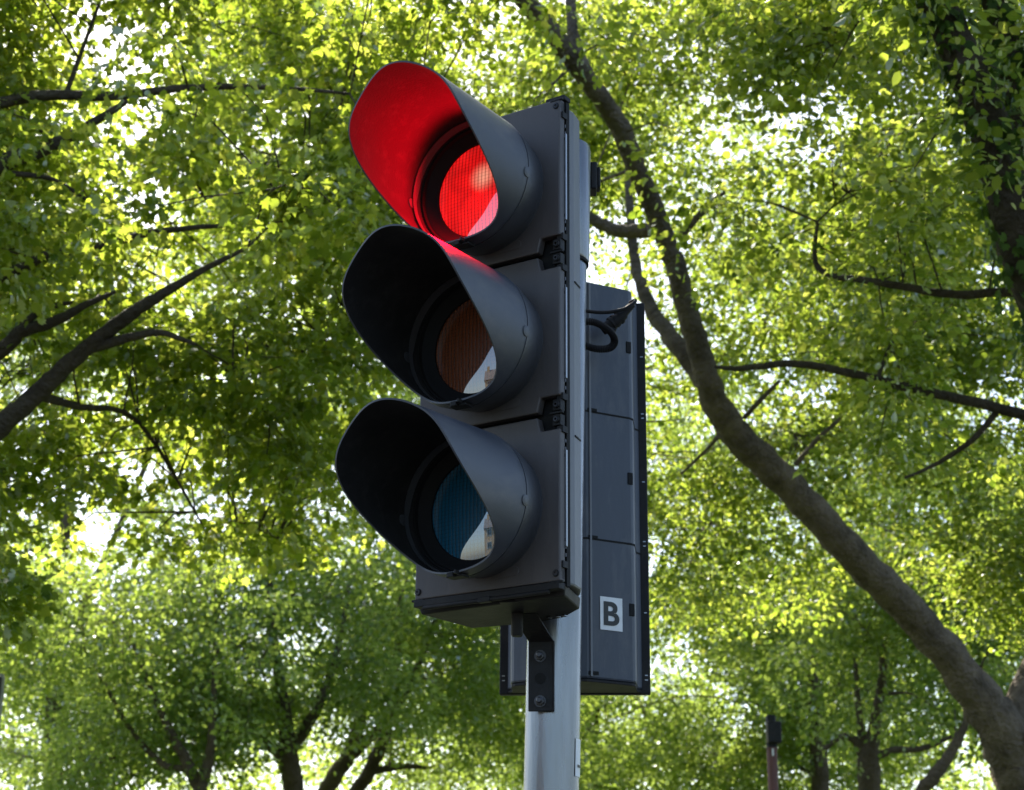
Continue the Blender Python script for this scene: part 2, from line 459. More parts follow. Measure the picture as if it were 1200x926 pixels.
# back frame (flange) and black gasket channel
g = MB()
g.box(-W2, W2, .0225, .0335, -.452, .452)
g.build('gasket_frame', M['gap'], front)
for sgn in (-1, 1):
    for k_ in range(3):
        zc = (1 - k_) * S; g = MB()
        g.box(min(sgn*.1475, sgn*.1525), max(sgn*.1475, sgn*.1525), .0175, .0215, zc - .085, zc + .085)
        g.build('edge_strip', M['silver'], front, bevel=.0006)
g = MB()
for zc in (.5*S, -.5*S):
    pass
for k_ in range(3):
    zc = (1 - k_) * S
    g = MB()
    z0, z1 = zc - S/2 + .0045, zc + S/2 - .0045
    if k_ == 2: z0 = -.447
    if k_ == 0: z1 = .449
    g.prism_y(door_outline(z0, z1, W2, k_ > 0, k_ < 2), 0.0, .0175)
    # raised inner panel edge, low moulding at the top and bottom
    d = g.build('door', M['door'], front, bevel=.0025)
    g = MB()
    # oval moulded badge pad on the lower edge
    n = 28; pts = []
    for i in range(n):
        a = 2*PI*i/n; cx = .022 if math.cos(a) > 0 else -.022
        pts.append((.038 + cx + .0085*math.cos(a), zc - S/2 + .030 + .0085*math.sin(a)))
    g.prism_y(pts, -.0012, .001)
    g.build('badge_pad', M['door'], front, bevel=.0008)
LM = [M['lens_red'], M['lens_amber'], M['lens_green']]
LB = ['lit red lens', 'unlit amber lens', 'unlit green lens']
for k_ in range(3):
    optics(front, (1 - k_) * S + ZO, LM[k_], LB[k_], tilt=(.050, .024, .0)[k_])
# hinges with screws at the joints and corners
def hinge(x, z, sg, par, two=True):
    g = MB()
    for dz in ((.0135, -.0135) if two else (.0135 if z < 0 else -.0135,)):
        g.box(min(x, x - sg*.016), max(x, x - sg*.016), .0022, .0165, z + dz - .010, z + dz + .010)
        g.box(min(x + sg*.003, x - sg*.010), max(x + sg*.003, x - sg*.010), .006, .022, z + dz*2.2 - .006, z + dz*2.2 + .006)
        c = Vector((x - sg*.008, .003, z + dz))
        g.lathe_y([(.0062, 0.0035), (.0062, -.002), (.0040, -.002), (.0036, .0012), (.0003, .0012)], z + dz, x - sg*.0075, n=18)
    g.box(min(x + sg*.006, x - sg*.020), max(x + sg*.006, x - sg*.020), -.0012, .004, z - .0035, z + .0005)
    g.build('hinge', M['black'], par, bevel=.0008)
    for dz in ((.0135, -.0135) if two else (.0135 if z < 0 else -.0135,)):
        g = MB(); g.lathe_y([(.0042, .001), (.0042, -.0028), (.0026, -.0028), (.0024, -.001)], z + dz, x - sg*.0075, n=16)
        g.build('hinge_pin', M['bolt'], par)
        for q in (.048, .062, .074):
            s_ = 1 if dz > 0 else -1
            g = MB(); g.box(min(x + sg*.0005, x - sg*.004), max(x + sg*.0005, x - sg*.004), .0172, .0205, z + s_*q - .0035, z + s_*q + .0025)
            g.build('spring_clip', M['bolt'], par)
for sg in (1, -1):
    x = sg * W2
    hinge(x, .5*S, sg, front); hinge(x, -.5*S, sg, front)
    hinge(x, -.447 , sg, front, False); hinge(x, .449, sg, front, False)
# top tab and bottom rail
g = MB()
g.box(.112, .1525, .012, .034, .4525, .462)
g.build('top_tab', M['black'], front, bevel=.0015)
g = MB()
g.box(-.150, .150, -.003, .016, -.4605, -.4485)
g.tube([(-.13, -.001, -.4635), (.13, -.001, -.4635)], .0042, n=10)
g.box(-.012, .012, -.006, .004, -.468, -.458)
g.build('bottom_rail', M['black'], front, bevel=.0015)
# bottom cap: shallow dark wedge
g = MB()
pl = [(.150, .018), (.112, .128), (.050, .176), (-.02, .190), (-.150, .172), (-.158, .020)]
P = [(x, y, -.4475) for x, y in pl] + [(x*.97, y*.98 + .004, -.468) for x, y in pl]
n = 6
g.add(P, [tuple(range(n)), tuple(range(2*n - 1, n - 1, -1))] + [(i, n + i, n + (i+1) % n, (i+1) % n) for i in range(n)])
g.build('bottom_cap_or_shade', M['black'], front, bevel=.003)
for q in (.028, .046, .060):
    g = MB(); g.box(q, q + .006, .150, .160, -.471, -.469)
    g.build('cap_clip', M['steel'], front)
# seam marks on the housing side
for z in (.108, -.180):
    for sg in (1, -1):
        Mm = Matrix.Translation((sg*.1435, .069, z)) @ Matrix.Rotation(sg * math.radians(-76), 4, 'Z')
        g = MB(); g.box(-.016, .016, -.0015, .0015, -.0014, .0014, M=Mm)
        g.build('housing_seam', M['gap'], front)

# red lamp behind the lens lights the hood
ld = bpy.data.lights.new('red_lamp', 'SPOT'); ld.energy = 5.2; ld.color = (1, .001, .010)
ld.spot_size = math.radians(179); ld.spot_blend = .2; ld.shadow_soft_size = .03
lo = bpy.data.objects.new('red_lamp', ld); COL.objects.link(lo); lo.parent = front
lo.location = (0, -.056, S + ZO); lo.rotation_euler = (math.radians(-72), 0, 0)   # shines along -Y

# ---- lower bracket: tab under the cap, bolt, slanted arm and plate on the pole
H2W = Matrix.Translation(front.location) @ Matrix.Rotation(HR, 4, 'Z')
def hw(x, y, z): return H2W @ Vector((x, y, z))
# directions: from the pole toward the camera side
pz0, pz1 = at_y(634, 834, POLE_Y - .05).z, at_y(634, 752, POLE_Y - .05).z
bx = at_y(634, 800, POLE_Y - .05).x
brk = MB()
fy = POLE_Y - R_POLE - .004
hwid = .0225
def slab(c0, c1, wv, t, nrm):
    """flat bar from c0 to c1, half-width vector wv, thickness t along nrm."""
    c0, c1, wv, nrm = Vector(c0), Vector(c1), Vector(wv), Vector(nrm).normalized() * t * .5
    P = [c0 - wv - nrm, c0 + wv - nrm, c0 + wv + nrm, c0 - wv + nrm, c1 - wv - nrm, c1 + wv - nrm, c1 + wv + nrm, c1 - wv + nrm]
    brk.add(P, [(0,3,2,1),(4,5,6,7),(0,1,5,4),(1,2,6,5),(2,3,7,6),(3,0,4,7)])
wd = Vector((.985, -.17, 0)) * hwid
p_low = rel((bx, fy, pz0)); p_mid = rel((bx, fy, pz1))
tabc = rel(at_y(600, 720, 3.185)); 
p_top = Vector((p_mid.x - .032, p_mid.y - .075, tabc.z))
slab(p_low, p_mid, wd, .006, (0.17, .985, 0))
slab(p_mid + Vector((0, -.001, 0)), p_top, wd, .006, (0, .75, .6))
tw = Vector((.985, -.17, 0)) * .031
slab(p_top + Vector((0, .006, .002)), p_top + Vector((-.012, -.095, .002)), tw, .006, (0, 0, 1))
# edge gusset of the channel
for sg in (1,):
    e = wd * sg
    slab(p_low + e + Vector((0, .004, 0)), p_mid + e + Vector((0, .004, 0)), Vector((0, .010, 0)), .003, (1, 0, 0))
brk_o = brk.build('bracket', M['black'], root, bevel=.0012)
g = MB()
bc = rel(at_y(606, 722, 3.165)); g.tube([bc + Vector((0, 0, .004)), bc + Vector((0, 0, -.033)), bc + Vector((0, 0, -.036))], [.0105, .0105, .0085], n=24)
g.build('bolt', M['black'], brk_o, smooth=40)
for py in (769, 822):
    c = rel(at_y(633, py, fy - .003)); d = Vector((-.17, -.985, 0))
    g = MB(); g.tube([c - d*.002, c + d*.002], .0105, n=24); g.tube([c, c + d*.009, c + d*.0095], [.0082, .0082, .006], n=6); g.tube([c, c + d*.016, c + d*.018], [.0052, .0052, .0035], n=14)
    g.build('bolt', M['bolt'], brk_o, smooth=35)
c = rel(at_y(633, 795, fy - .0032)); d = Vector((-.17, -.985, 0))
g = MB(); g.tube([c - d*.002, c + d*.0006], .0098, n=28); g.build('bracket_hole', M['gap'], brk_o)
# top bracket arm between head and pole, knob on the far side
for dz in (.36, -.36):
    g = MB(); g.tube([hw(-.015, .17, dz), rel(pole_at(HEAD_POS[2] + dz))], .016, n=16)
    g.build('bracket_arm', M['black'], root, smooth=40)
kc = rel(at_y(697, 210, POLE_Y + .045))
g = MB()
g.box(-.010, .004, -.02, .02, -.030, .030); g.box(.004, .011, -.014, .014, -.024, .022); g.box(-.05, -.010, -.012, .012, -.014, .014)
kb = g.build('clamp_knob', M['black'], root, bevel=.004); kb.location = kc

# ---- rear head, facing away, behind the pole
RC = Vector((.1275, 3.575, 0))
top2 = at_y(690, 330, 3.425).z; bot2 = at_y(686, 795, 3.425).z
zc2 = (top2 + bot2) / 2; h2 = (top2 - bot2) / 2
RY = PI - math.radians(4)
g = MB()
pl2 = [(-.132, .016), (.132, .016), (.1225, .030), (.1195, .092), (.113, .100), (.028, .152), (-.028, .152), (-.113, .100), (-.1195, .092), (-.1225, .030)]
g.prism_z(pl2, -h2, h2)
rear = g.build('signal_head', M['housing_dark'], root, bevel=.004)
rear.location = rel((RC.x, RC.y, zc2)); rear.rotation_euler = (0, 0, RY)
tag(rear, 'signal head seen from behind, facing away')
g = MB(); g.prism_z([(x*.985, .016 + (y-.016)*.985) for x, y in pl2], -h2 - .006, -h2 - .0005)  # black plate added under the rear head, its colour standing in for shade
g.build('bottom_cap_or_shade', M['black'], rear, bevel=.001)
g = MB(); g.box(-.1465, .1465, -.002, .0155, -h2 - .008, h2 + .004)
g.build('door_frame', M['black'], rear, bevel=.002)
for sg in (-1, 1):
    for zz_ in (-h2, -h2/3, h2/3):
        for q in (.018, .027, .150):
            g = MB(); g.box(sg*.139 - .0028, sg*.139 + .0028, .0150, .0160, zz_ + q, zz_ + q + .0022)
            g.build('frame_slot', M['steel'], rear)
# circumferential joints of the three rear modules and latch slots
for py in (487, 635):
    zj = at_y(715, py, 3.45).z - zc2
    g = MB()
    s2 = [(x*1.006, .016 + (y - .016)*1.006 + .0006) for x, y in pl2]
    g.prism_z(s2, zj - .0016, zj + .0016); g.build('module_joint', M['gap'], rear)
for py in (406, 560, 714):
    zj = at_y(741, py, 3.46).z - zc2
    for sg in (-1, 1):
        g = MB()
        Mm = Matrix.Translation((sg*.1115, .1015, zj)) @ Matrix.Rotation(sg*math.radians(-31), 4, 'Z')
        g.box(-.007, .004, -.002, .0016, -.012, .012, M=Mm)
        g.build('latch', M['gap'], rear, bevel=.0008)
for py in (481, 630, 789):
    zj = at_y(690, py, 3.43).z - zc2
    for sg in (-1, 1):
        g = MB()
        Mm = Matrix.Translation((sg*.040, .1455, zj)) @ Matrix.Rotation(sg*math.radians(-31), 4, 'Z')
        g.box(-.010, .010, -.002, .0022, -.003, .003, M=Mm)
        g.build('clip', M['gap'], rear)
for sg in (-1, 1):
    g = MB()
    Mm = Matrix.Translation((sg*.036, .149, 0)) @ Matrix.Rotation(sg*math.radians(-31), 4, 'Z')
    g.box(-.002, .002, -.002, .0015, -h2 + .004, h2 - .004, M=Mm)
    g.build('edge_strip', M['housing'], rear)
for k_ in range(3):
    zc = (1 - k_) * (2*h2/3)
    optics(rear, zc, M['lens_back'] if k_ == 0 else LM[k_], None, k=.86)
# sticker with the letter on the right-hand facet (world right = local -x)
fa = math.radians(31.5)
fx = Matrix.Translation((-.0705, .1262, 0)) @ Matrix.Rotation(fa, 4, 'Z')      # local x along the facet, y outward
def facet_pt(px, py):
    """photo pixel on the right facet -> (u along the facet, z) in rear-head space"""
    Wm = Matrix.Translation((RC.x, RC.y, zc2)) @ Matrix.Rotation(RY, 4, 'Z') @ fx
    I = Wm.inverted(); o_ = I @ Vector((0, 0, CAM_H)); dd = (I.to_3x3() @ ray(px, py)); t = -o_.y / dd.y
    q = o_ + dd * t; return q.x, q.z
c_ = [facet_pt(*q) for q in ((704, 698), (730, 703), (728, 741), (702, 737))]
u0 = (c_[0][0] + c_[3][0]) / 2; u1 = (c_[1][0] + c_[2][0]) / 2
z1_ = (c_[0][1] + c_[1][1]) / 2; z0_ = (c_[3][1] + c_[2][1]) / 2
ul, uh = min(u0, u1), max(u0, u1)
g = MB(); g.box(ul, uh, .0004, .0014, z0_, z1_, M=fx)
st = g.build('sticker', M['white'], rear)
cu = bpy.data.curves.new('letter', 'FONT'); cu.body = 'B'; cu.align_x = 'CENTER'; cu.align_y = 'CENTER'; cu.size = (z1_ - z0_) * 1.02; cu.offset = .0016; cu.extrude = .0003
tmp = bpy.data.objects.new('letter', cu); COL.objects.link(tmp)
bpy.context.view_layer.update()
me = bpy.data.meshes.new_from_object(tmp.evaluated_get(bpy.context.evaluated_depsgraph_get()))
bpy.data.objects.remove(tmp)
lt = bpy.data.objects.new('letter', me); COL.objects.link(lt); lt.parent = rear
me.materials.clear(); me.materials.append(M['ink'])
xs = [v.co.x for v in me.vertices]; ys = [v.co.y for v in me.vertices]
for v in me.vertices: v.co.x = (v.co.x - (min(xs)+max(xs))/2) * (.70*(uh-ul)/(max(xs)-min(xs))); v.co.y = (v.co.y - (min(ys)+max(ys))/2) * (.72*(z1_-z0_)/(max(ys)-min(ys)))
lt.matrix_local = fx @ Matrix.Translation(((ul+uh)/2, .0022, (z0_+z1_)/2)) @ Matrix.Rotation(PI, 4, 'Z') @ Matrix.Rotation(math.radians(90), 4, 'X')
# conduit loop and cable gland
g = MB()
cA = rel(at_y(680, 379, 3.40))
loop = [rel(at_y(*q)) for q in ((664, 383, 3.385), (690, 377, 3.385), (706, 382, 3.385), (717, 391, 3.385), (720, 401, 3.385), (714, 408, 3.38), (700, 409, 3.375), (686, 405, 3.375), (664, 394, 3.375))]
def cr(P, n):
    out = []
    P = [Vector(p) for p in P]
    for i in range(len(P) - 1):
        p0, p1, p2, p3 = P[max(i-1, 0)], P[i], P[i+1], P[min(i+2, len(P)-1)]
        for k in range(n):
            t = k / n
            out.append(.5 * ((2*p1) + (p2-p0)*t + (2*p0-5*p1+4*p2-p3)*t*t + (3*p1-p0-3*p2+p3)*t**3))
    out.append(P[-1]); return out
pts = cr(loop, 16)
g.tube(pts, [.0068 + (.0010 if i % 2 else -.0006) for i in range(len(pts))], n=12)
g.build('conduit', M['cable'], root, smooth=20)
g = MB()
g.tube([rel(at_y(*q)) for q in ((706, 388, 3.41), (713, 383, 3.405), (722, 376, 3.40), (731, 368, 3.40))], [.009, .0125, .0125, .0105], n=16)
g.tube([rel(at_y(*q)) for q in ((712, 381, 3.40), (720, 389, 3.40))], .006, n=12)
g.tube([rel(at_y(*q)) for q in ((729, 370, 3.40), (741, 357, 3.40))], [.0085, .007], n=14)
for q in ((716, 380), (720, 377), (725, 373)):
    a_ = rel(at_y(q[0], q[1], 3.402)); b_ = rel(at_y(q[0] + 2, q[1] - 1.6, 3.402)); g.tube([a_, b_], .0145, n=16)
gl = g.build('cable_gland', M['cable'], root, smooth=30)
g = MB()
g.tube(cr([rel(at_y(*q)) for q in ((664, 359, 3.39), (690, 365, 3.385), (712, 366, 3.38), (732, 362, 3.378), (743, 355, 3.38), (744, 352, 3.39), (738, 355, 3.40))], 8), .0038, n=10)
g.build('cable', M['cable'], gl, smooth=60)

# ------------------------------------------------------------------ trees
def lerp(a, b, t): return a + (b - a) * t
LEAF_V = np.array([(0, 0, 0), (-.30, .30, .10), (-.27, .66, .08), (0, 1.0, -.10), (.27, .66, .08), (.30, .30, .10), (0, .5, 0)], float)
LEAF_F = np.array([(0, 6, 2, 1), (6, 3, 2, 2), (0, 5, 4, 6), (6, 4, 3, 3)])
# lobed leaf for the nearer trees: 3 points each side
LOBE_V = np.array([(0, 0, 0), (-.22, .10, .04), (-.42, .38, .10), (-.24, .44, .05), (-.36, .74, .07), (-.14, .72, .03), (0, 1.0, -.10),
                   (.14, .72, .03), (.36, .74, .07), (.24, .44, .05), (.42, .38, .10), (.22, .10, .04), (0, .42, 0)], float)
LOBE_T = [(0, 12, 2, 1), (12, 3, 2), (12, 5, 4, 3), (12, 6, 5), (0, 11, 10, 12), (12, 10, 9), (12, 9, 8, 7), (12, 7, 6)]
OVAL_T = [(0, 6, 2, 1), (6, 3, 2), (0, 5, 4, 6), (6, 4, 3)]

def leaves_mesh(name, C, D, U, Sz, material, lobed=False):
    """C base points, D leaf directions, U leaf normals, Sz lengths -> one mesh object."""
    V0 = LOBE_V if lobed else LEAF_V; T = LOBE_T if lobed else OVAL_T
    n, k = len(C), len(V0)
    D = D / np.linalg.norm(D, axis=1)[:, None]
    X = np.cross(D, U); X /= np.linalg.norm(X, axis=1)[:, None] + 1e-9
    Nn = np.cross(X, D)
    curl = RNG.uniform(-.6, 1.8, (n, 1, 1)); wid = RNG.uniform(.85, 1.25, (n, 1, 1))
    v = V0[None]
    P = (C[:, None, :] + Sz[:, None, None] * (X[:, None, :] * v[..., 0:1] * wid + D[:, None, :] * v[..., 1:2] + Nn[:, None, :] * v[..., 2:3] * curl))
    P = P.reshape(-1, 3).astype(np.float32)
    lt_ = np.array([len(t) for t in T]); flat = np.array([i for t in T for i in t])
    loops = (np.arange(n)[:, None] * k + flat[None]).ravel().astype(np.int32)
    tot = np.tile(lt_, n).astype(np.int32)
    start = np.concatenate([[0], np.cumsum(tot)[:-1]]).astype(np.int32)
    me = bpy.data.meshes.new(name)
    me.vertices.add(len(P)); me.vertices.foreach_set('co', P.ravel())
    me.loops.add(len(loops)); me.loops.foreach_set('vertex_index', loops)
    me.polygons.add(len(tot)); me.polygons.foreach_set('loop_start', start); me.polygons.foreach_set('loop_total', tot)
    me.update(calc_edges=True)
    me.materials.append(material)
    o = bpy.data.objects.new(name, me); COL.objects.link(o)
    return o

def noise3(P, seed, freq):
    """cheap smooth 3-D noise, sum of random sine waves."""
    r = np.random.default_rng(seed); out = np.zeros(len(P))
    for _ in range(7):
        d = r.normal(size=3); d /= np.linalg.norm(d)
        out += np.sin(P @ d * freq * r.uniform(.6, 1.6) + r.uniform(0, 6.28))
    return out / 2.6

def tree(label, base, limbs, blobs, leaf, bark, size, per, spray, seed, group=None, lobed=False, droop=.35, nsec=26, thr=-.15, keep=None, ivy=None, density=1.0, freq=1.3, fill=()):
    """limbs: lists of (world point, radius); blobs: (centre, radii, number of leaf sprays)."""
    random.seed(seed); rg = np.random.default_rng(seed)
    rt_ = empty('tree', base); tag(rt_, label, 'tree', group)
    B = Vector(base)
    g = MB(); skel, skr = [], []
    for lb in limbs:
        P = [p for p, r in lb]; R = [r for p, r in lb]
        Q = cr(P, 6)
        RR = [lerp(R[min(i // 6, len(R) - 1)], R[min(i // 6 + 1, len(R) - 1)], (i % 6) / 6) for i in range(len(Q))]
        Q = [q + Vector((random.uniform(-1, 1), random.uniform(-1, 1), random.uniform(-1, 1))) * RR[i] * .12 for i, q in enumerate(Q)]
        g.tube([q - B for q in Q], RR, n=18 if R[0] > .06 else 8, wob=.05)
        skel += [tuple(q) for q in Q]; skr += RR
    # sprays
    Cs, Rads = [], []
    for c, rad, num in blobs:
        c = np.array(c); rad = np.array(rad); got = 0; tries = 0
        num = int(num * density)
        while got < num and tries < 60:
            tries += 1
            q = rg.normal(size=(num * 2, 3)); q /= np.linalg.norm(q, axis=1)[:, None]
            q *= (rg.uniform(0, 1, (len(q), 1)) ** (1/2.4))
            P = c + q * rad
            nz_ = noise3(P, seed + 5, freq)
            P = P[nz_ > thr]
            if keep is not None and len(P): P = P[np.array([keep(p) for p in P], bool)]
            P = P[:num - got]; got += len(P); Cs.append(P)
    for x0, x1, y0, y1, f0, f1, num in fill:          # a loose layer of sprays through a part of the crown
        got = 0
        while got < num:
            P = np.array([tuple(at(random.uniform(x0, x1), random.uniform(y0, y1), random.uniform(f0, f1))) for _ in range(num)])
            P = P[noise3(P, seed + 9, freq * 1.2) > thr][:num - got]; got += len(P); Cs.append(P)
    Cs = np.concatenate(Cs); Cs = Cs[np.array([open_sky(q) for q in Cs], bool)]
    # secondary branches to a subset of spray centres, then twigs
    sk = np.array(skel); sr = np.array(skr)
    idx = rg.choice(len(Cs), min(nsec, len(Cs)), replace=False)
    for i in idx:
        t = Cs[i]; up = sk + np.array((0, 0, 0.0))
        d = np.linalg.norm(up - t, axis=1) + np.where(sk[:, 2] > t[2] + .3, 1.0, 0)
        j = int(d.argmin()); a = Vector(sk[j]); b = Vector(t); ln_ = (b - a).length
        r0 = min(sr[j] * .6, .012 + .014 * ln_)
        mid = (a + b) / 2 + Vector((0, 0, .14 * ln_)) + Vector(rg.normal(size=3)) * .05 * ln_
        Q = cr([a, (a*.6 + mid*.4), mid, b], 4); n_ = len(Q)
        RR = [lerp(r0, .004, k / (n_ - 1)) for k in range(n_)]
        g.tube([q - B for q in Q], RR, n=6, caps=False)
        sk = np.concatenate([sk, np.array([tuple(q) for q in Q[2:]])]); sr = np.concatenate([sr, RR[2:]])
    near = np.empty(len(Cs), int)
    for i in range(0, len(Cs), 256):
        near[i:i+256] = ((Cs[i:i+256, None] - sk[None]) ** 2).sum(-1).argmin(1)
    for i in range(len(Cs)):
        a = Vector(sk[near[i]]); b = Vector(Cs[i]); ln_ = (b - a).length
        if ln_ < .05: continue
        Q = [a, (a + b)/2 + Vector((0, 0, .1*ln_)) + Vector(rg.normal(size=3)) * .06 * ln_, b]
        g.tube([q - B for q in Q], [min(.004 + .004*ln_, sr[near[i]] + .001), .004, .002], n=4, caps=False)
    g.build('trunk', bark, rt_, smooth=60)
    # leaves: each spray is a flattened drooping fan
    n = len(Cs) * per
    ci = np.repeat(np.arange(len(Cs)), per)
    A = rg.uniform(0, 2*PI, n); R_ = spray * np.sqrt(rg.uniform(0, 1, n)) * rg.uniform(.7, 1.3, len(Cs))[ci]
    tilt = rg.normal(0, .28, (len(Cs), 2))[ci]
    off = np.stack([R_*np.cos(A), R_*np.sin(A), np.zeros(n)], 1)
    off[:, 2] = tilt[:, 0]*off[:, 0] + tilt[:, 1]*off[:, 1] - droop * R_**2 / spray + rg.normal(0, spray*.16, n)
    C = Cs[ci] + off
    D = np.stack([np.cos(A), np.sin(A), np.full(n, -.25)], 1) + rg.normal(0, .55, (n, 3)); D[:, 2] -= droop*.9
    U = np.stack([tilt[:, 0]*-1, tilt[:, 1]*-1, np.full(n, .8)], 1) + rg.normal(0, .62, (n, 3))
    Sz = size * rg.uniform(.5, 1.45, n)
    o = leaves_mesh('crown', C - np.array(base), D, U, Sz, leaf, lobed); o.parent = rt_
    if ivy:
        iC, iD, iU = [], [], []
        for lb, cnt in ivy:
            P = cr([p for p, r in lb], 8); R = [r for p, r in lb]
            for _ in range(cnt):
                q = random.random() * (len(P) - 1.001); i = int(q); p = P[i].lerp(P[i+1], q - i); r = R[min(int(q/8), len(R)-1)]
                t = (P[i+1] - P[i]).normalized(); v = Vector(rg.normal(size=3)); v = (v - t*v.dot(t)).normalized()
                iC.append(p + v * r * random.uniform(.95, 1.55)); iU.append(v + Vector(rg.normal(size=3))*.35); iD.append(Vector((0, 0, -1)) + Vector(rg.normal(size=3))*.5)
        iv = leaves_mesh('ivy', np.array([tuple(c) for c in iC]) - np.array(base), np.array([tuple(c) for c in iD]), np.array([tuple(c) for c in iU]), .055*rg.uniform(.6, 1.3, len(iC)), M['ivy'], True)
        iv.parent = rt_
    return rt_

def limb(*pts):
    """(px, py, half width in px, F)"""
    return [(at(x, y, F), h / FPX * F) for x, y, h, F in pts]
def ground(p, dx=0, dy=0): return (p.x + dx, p.y + dy, 0)
def down(lb, r=None):
    p, r0 = lb[0]; g_ = Vector((p.x, p.y, 0))
    return [(g_, r0 * 1.5), (g_.lerp(p, .12), r0 * 1.2), (g_.lerp(p, .55), r0 * 1.05)] + lb
GAPS = [(840, 72, 34), (1092, 62, 34), (1132, 150, 32), (1190, 290, 30), (180, 232, 34), (90, 690, 18), (50, 855, 22), (785, 640, 30), (800, 765, 26), (340, 145, 26), (210, 275, 22), (940, 155, 26), (1000, 345, 18)]
def open_sky(p):
    """thins the crowns where the photograph shows the sky through them"""
    d = Vector(p) - Vector((0, 0, CAM_H)); F = d.dot(fwd)
    x = 600 + FPX * d.x / F; y = 463 - FPX * d.dot(upv) / F
    for gx, gy, r in GAPS:
        if math.hypot(x - gx, y - gy) < r + 60 / F and random.random() < .85: return False
    return True
def blob(px, py, F, rx, ry, rz, n): return (tuple(at(px, py, F)), (rx, ry, rz), n)

# tree A, right: long bare limb sweeping up to the left
LA = limb((1194, 915, 22.0, 10.66), (1186, 885, 28.0, 10.64), (1160, 838, 27.0, 10.58), (1120, 780, 21.1, 10.5), (1060, 710, 20.2, 10.4), (1000, 650, 19.4, 10.2), (940, 585, 18.5, 10.1), (890, 538, 18.5, 10), (852, 495, 17.6, 9.9), (830, 450, 15.0, 9.8),
          (815, 395, 13.2, 9.8), (797, 330, 12.3, 9.8), (780, 280, 11.9, 9.8), (750, 208, 11.9, 9.7), (726, 149, 11.9, 9.6), (700, 110, 11.4, 9.5), (674, 75, 11.4, 9.4), (645, 36, 11.4, 9.3), (615, 0, 11.4, 9.2), (570, -60, 9.7, 9.1), (500, -150, 7.0, 9))
TA = down(limb((1203, 940, 36, 10.7), (1196, 900, 34, 10.7), (1183, 860, 30, 10.65)))
LA2 = limb((1185, 870, 26, 10.65), (1205, 815, 22, 10.8), (1240, 720, 18, 11), (1270, 560, 14, 11.2), (1290, 350, 10, 11.4))
LA3 = limb((834, 460, 13, 9.82), (808, 422, 12, 9.95), (780, 388, 10, 10.1), (755, 345, 8, 10.3), (742, 290, 6, 10.5), (735, 200, 4, 10.8))
tw = [limb((872, 490, 3, 9.95), (895, 465, 3, 9.9), (914, 446, 2, 9.9)), limb((932, 545, 3.5, 10.05), (958, 515, 3, 10), (985, 490, 2, 10)),
      limb((842, 512, 2.5, 9.95), (825, 530, 2, 10), (798, 556, 1.5, 10)), limb((800, 275, 5, 9.8), (830, 240, 4, 9.8), (850, 225, 2, 9.8)),
      limb((690, 95, 8, 9.5), (672, 40, 7, 9.6), (668, -10, 6, 9.7)), limb((760, 270, 9, 9.9), (725, 270, 8, 10), (690, 255, 7, 10.1), (640, 230, 4, 10.2))]
blA = [blob(560, 60, 12.2, 1.9, 1.6, 1.0, 150), blob(800, 120, 12.4, 1.6, 1.3, 1.1, 130), blob(880, 330, 12.3, 1.5, 1.0, 1.0, 120), blob(1060, 420, 12.3, 1.3, .9, 1.1, 120),
       blob(1000, 150, 12.8, 1.6, 1.3, 1.1, 110), blob(860, 620, 12.8, 1.1, .9, .7, 34), blob(1120, 620, 12.6, 1.0, .9, .8, 60), blob(700, -250, 12.0, 3.0, 2.6, 1.4, 200), blob(1150, -250, 12.5, 2.6, 2.4, 1.4, 130),
       blob(1350, 250, 12, 1.6, 1.6, 1.6, 110), blob(720, 480, 13, 1.3, 1.0, 1.2, 70)]
tree('leafy tree with a long bare limb curving up to the left behind the signal', ground(TA[0][0]), [TA, LA, LA2, LA3] + tw, blA, M['leaf_mid'], M['bark'], .042, 165, .30, 101, nsec=70, thr=-.15, freq=1.7, density=.45, fill=[(440, 1350, -250, 330, 11.2, 14, 520), (720, 1350, 330, 700, 11.6, 14, 200), (380, 720, 80, 420, 12, 14, 70), (600, 850, -40, 290, 8.5, 9.1, 7)])

# tree B, upper right: near dark ivy-covered limb
LB1 = limb((1300, 560, 32, 7.2), (1250, 430, 30, 7.1), (1212, 330, 28, 7), (1186, 250, 26, 6.9), (1166, 170, 25, 6.9), (1138, 90, 23, 6.8), (1104, 20, 20, 6.8), (1062, -40, 17, 6.7), (980, -130, 12, 6.6))
TB = down(limb((1420, 900, 60, 7.3), (1370, 720, 54, 7.25)) + LB1)
LB2 = limb((1240, 400, 22, 7.1), (1222, 250, 19, 7.15), (1200, 130, 17, 7.2), (1172, 30, 15, 7.2), (1150, -80, 12, 7.2))
LB3 = limb((1330, 520, 9, 8), (1215, 490, 7, 8.2), (1160, 476, 6.5, 8.3), (1060, 453, 5.5, 8.5), (1000, 438, 5, 8.6), (930, 426, 4.5, 8.7), (870, 432, 3.5, 8.8), (838, 430, 2, 8.9))
LB4 = limb((1300, 360, 8, 7.6), (1200, 342, 6, 7.8), (1120, 345, 5, 8), (1030, 331, 4.5, 8.2), (960, 315, 3.5, 8.4), (958, 260, 2, 8.5))
LB5 = limb((1170, 480, 4, 8.3), (1140, 515, 3.5, 8.3), (1095, 545, 2.5, 8.4), (1060, 560, 1.5, 8.4))
blB = [blob(1080, 80, 8.2, .9, .8, .6, 34), blob(1150, 330, 8.4, .8, .8, .6, 30), blob(980, 260, 8.8, .8, .8, .5, 26), blob(1000, -200, 7.5, 1.6, 1.4, .8, 90), blob(1350, 100, 7.2, 1.0, 1.2, 1.1, 90), blob(1120, 480, 9, .7, .7, .4, 18), blob(1250, -250, 7, 2, 2.4, 1, 110)]
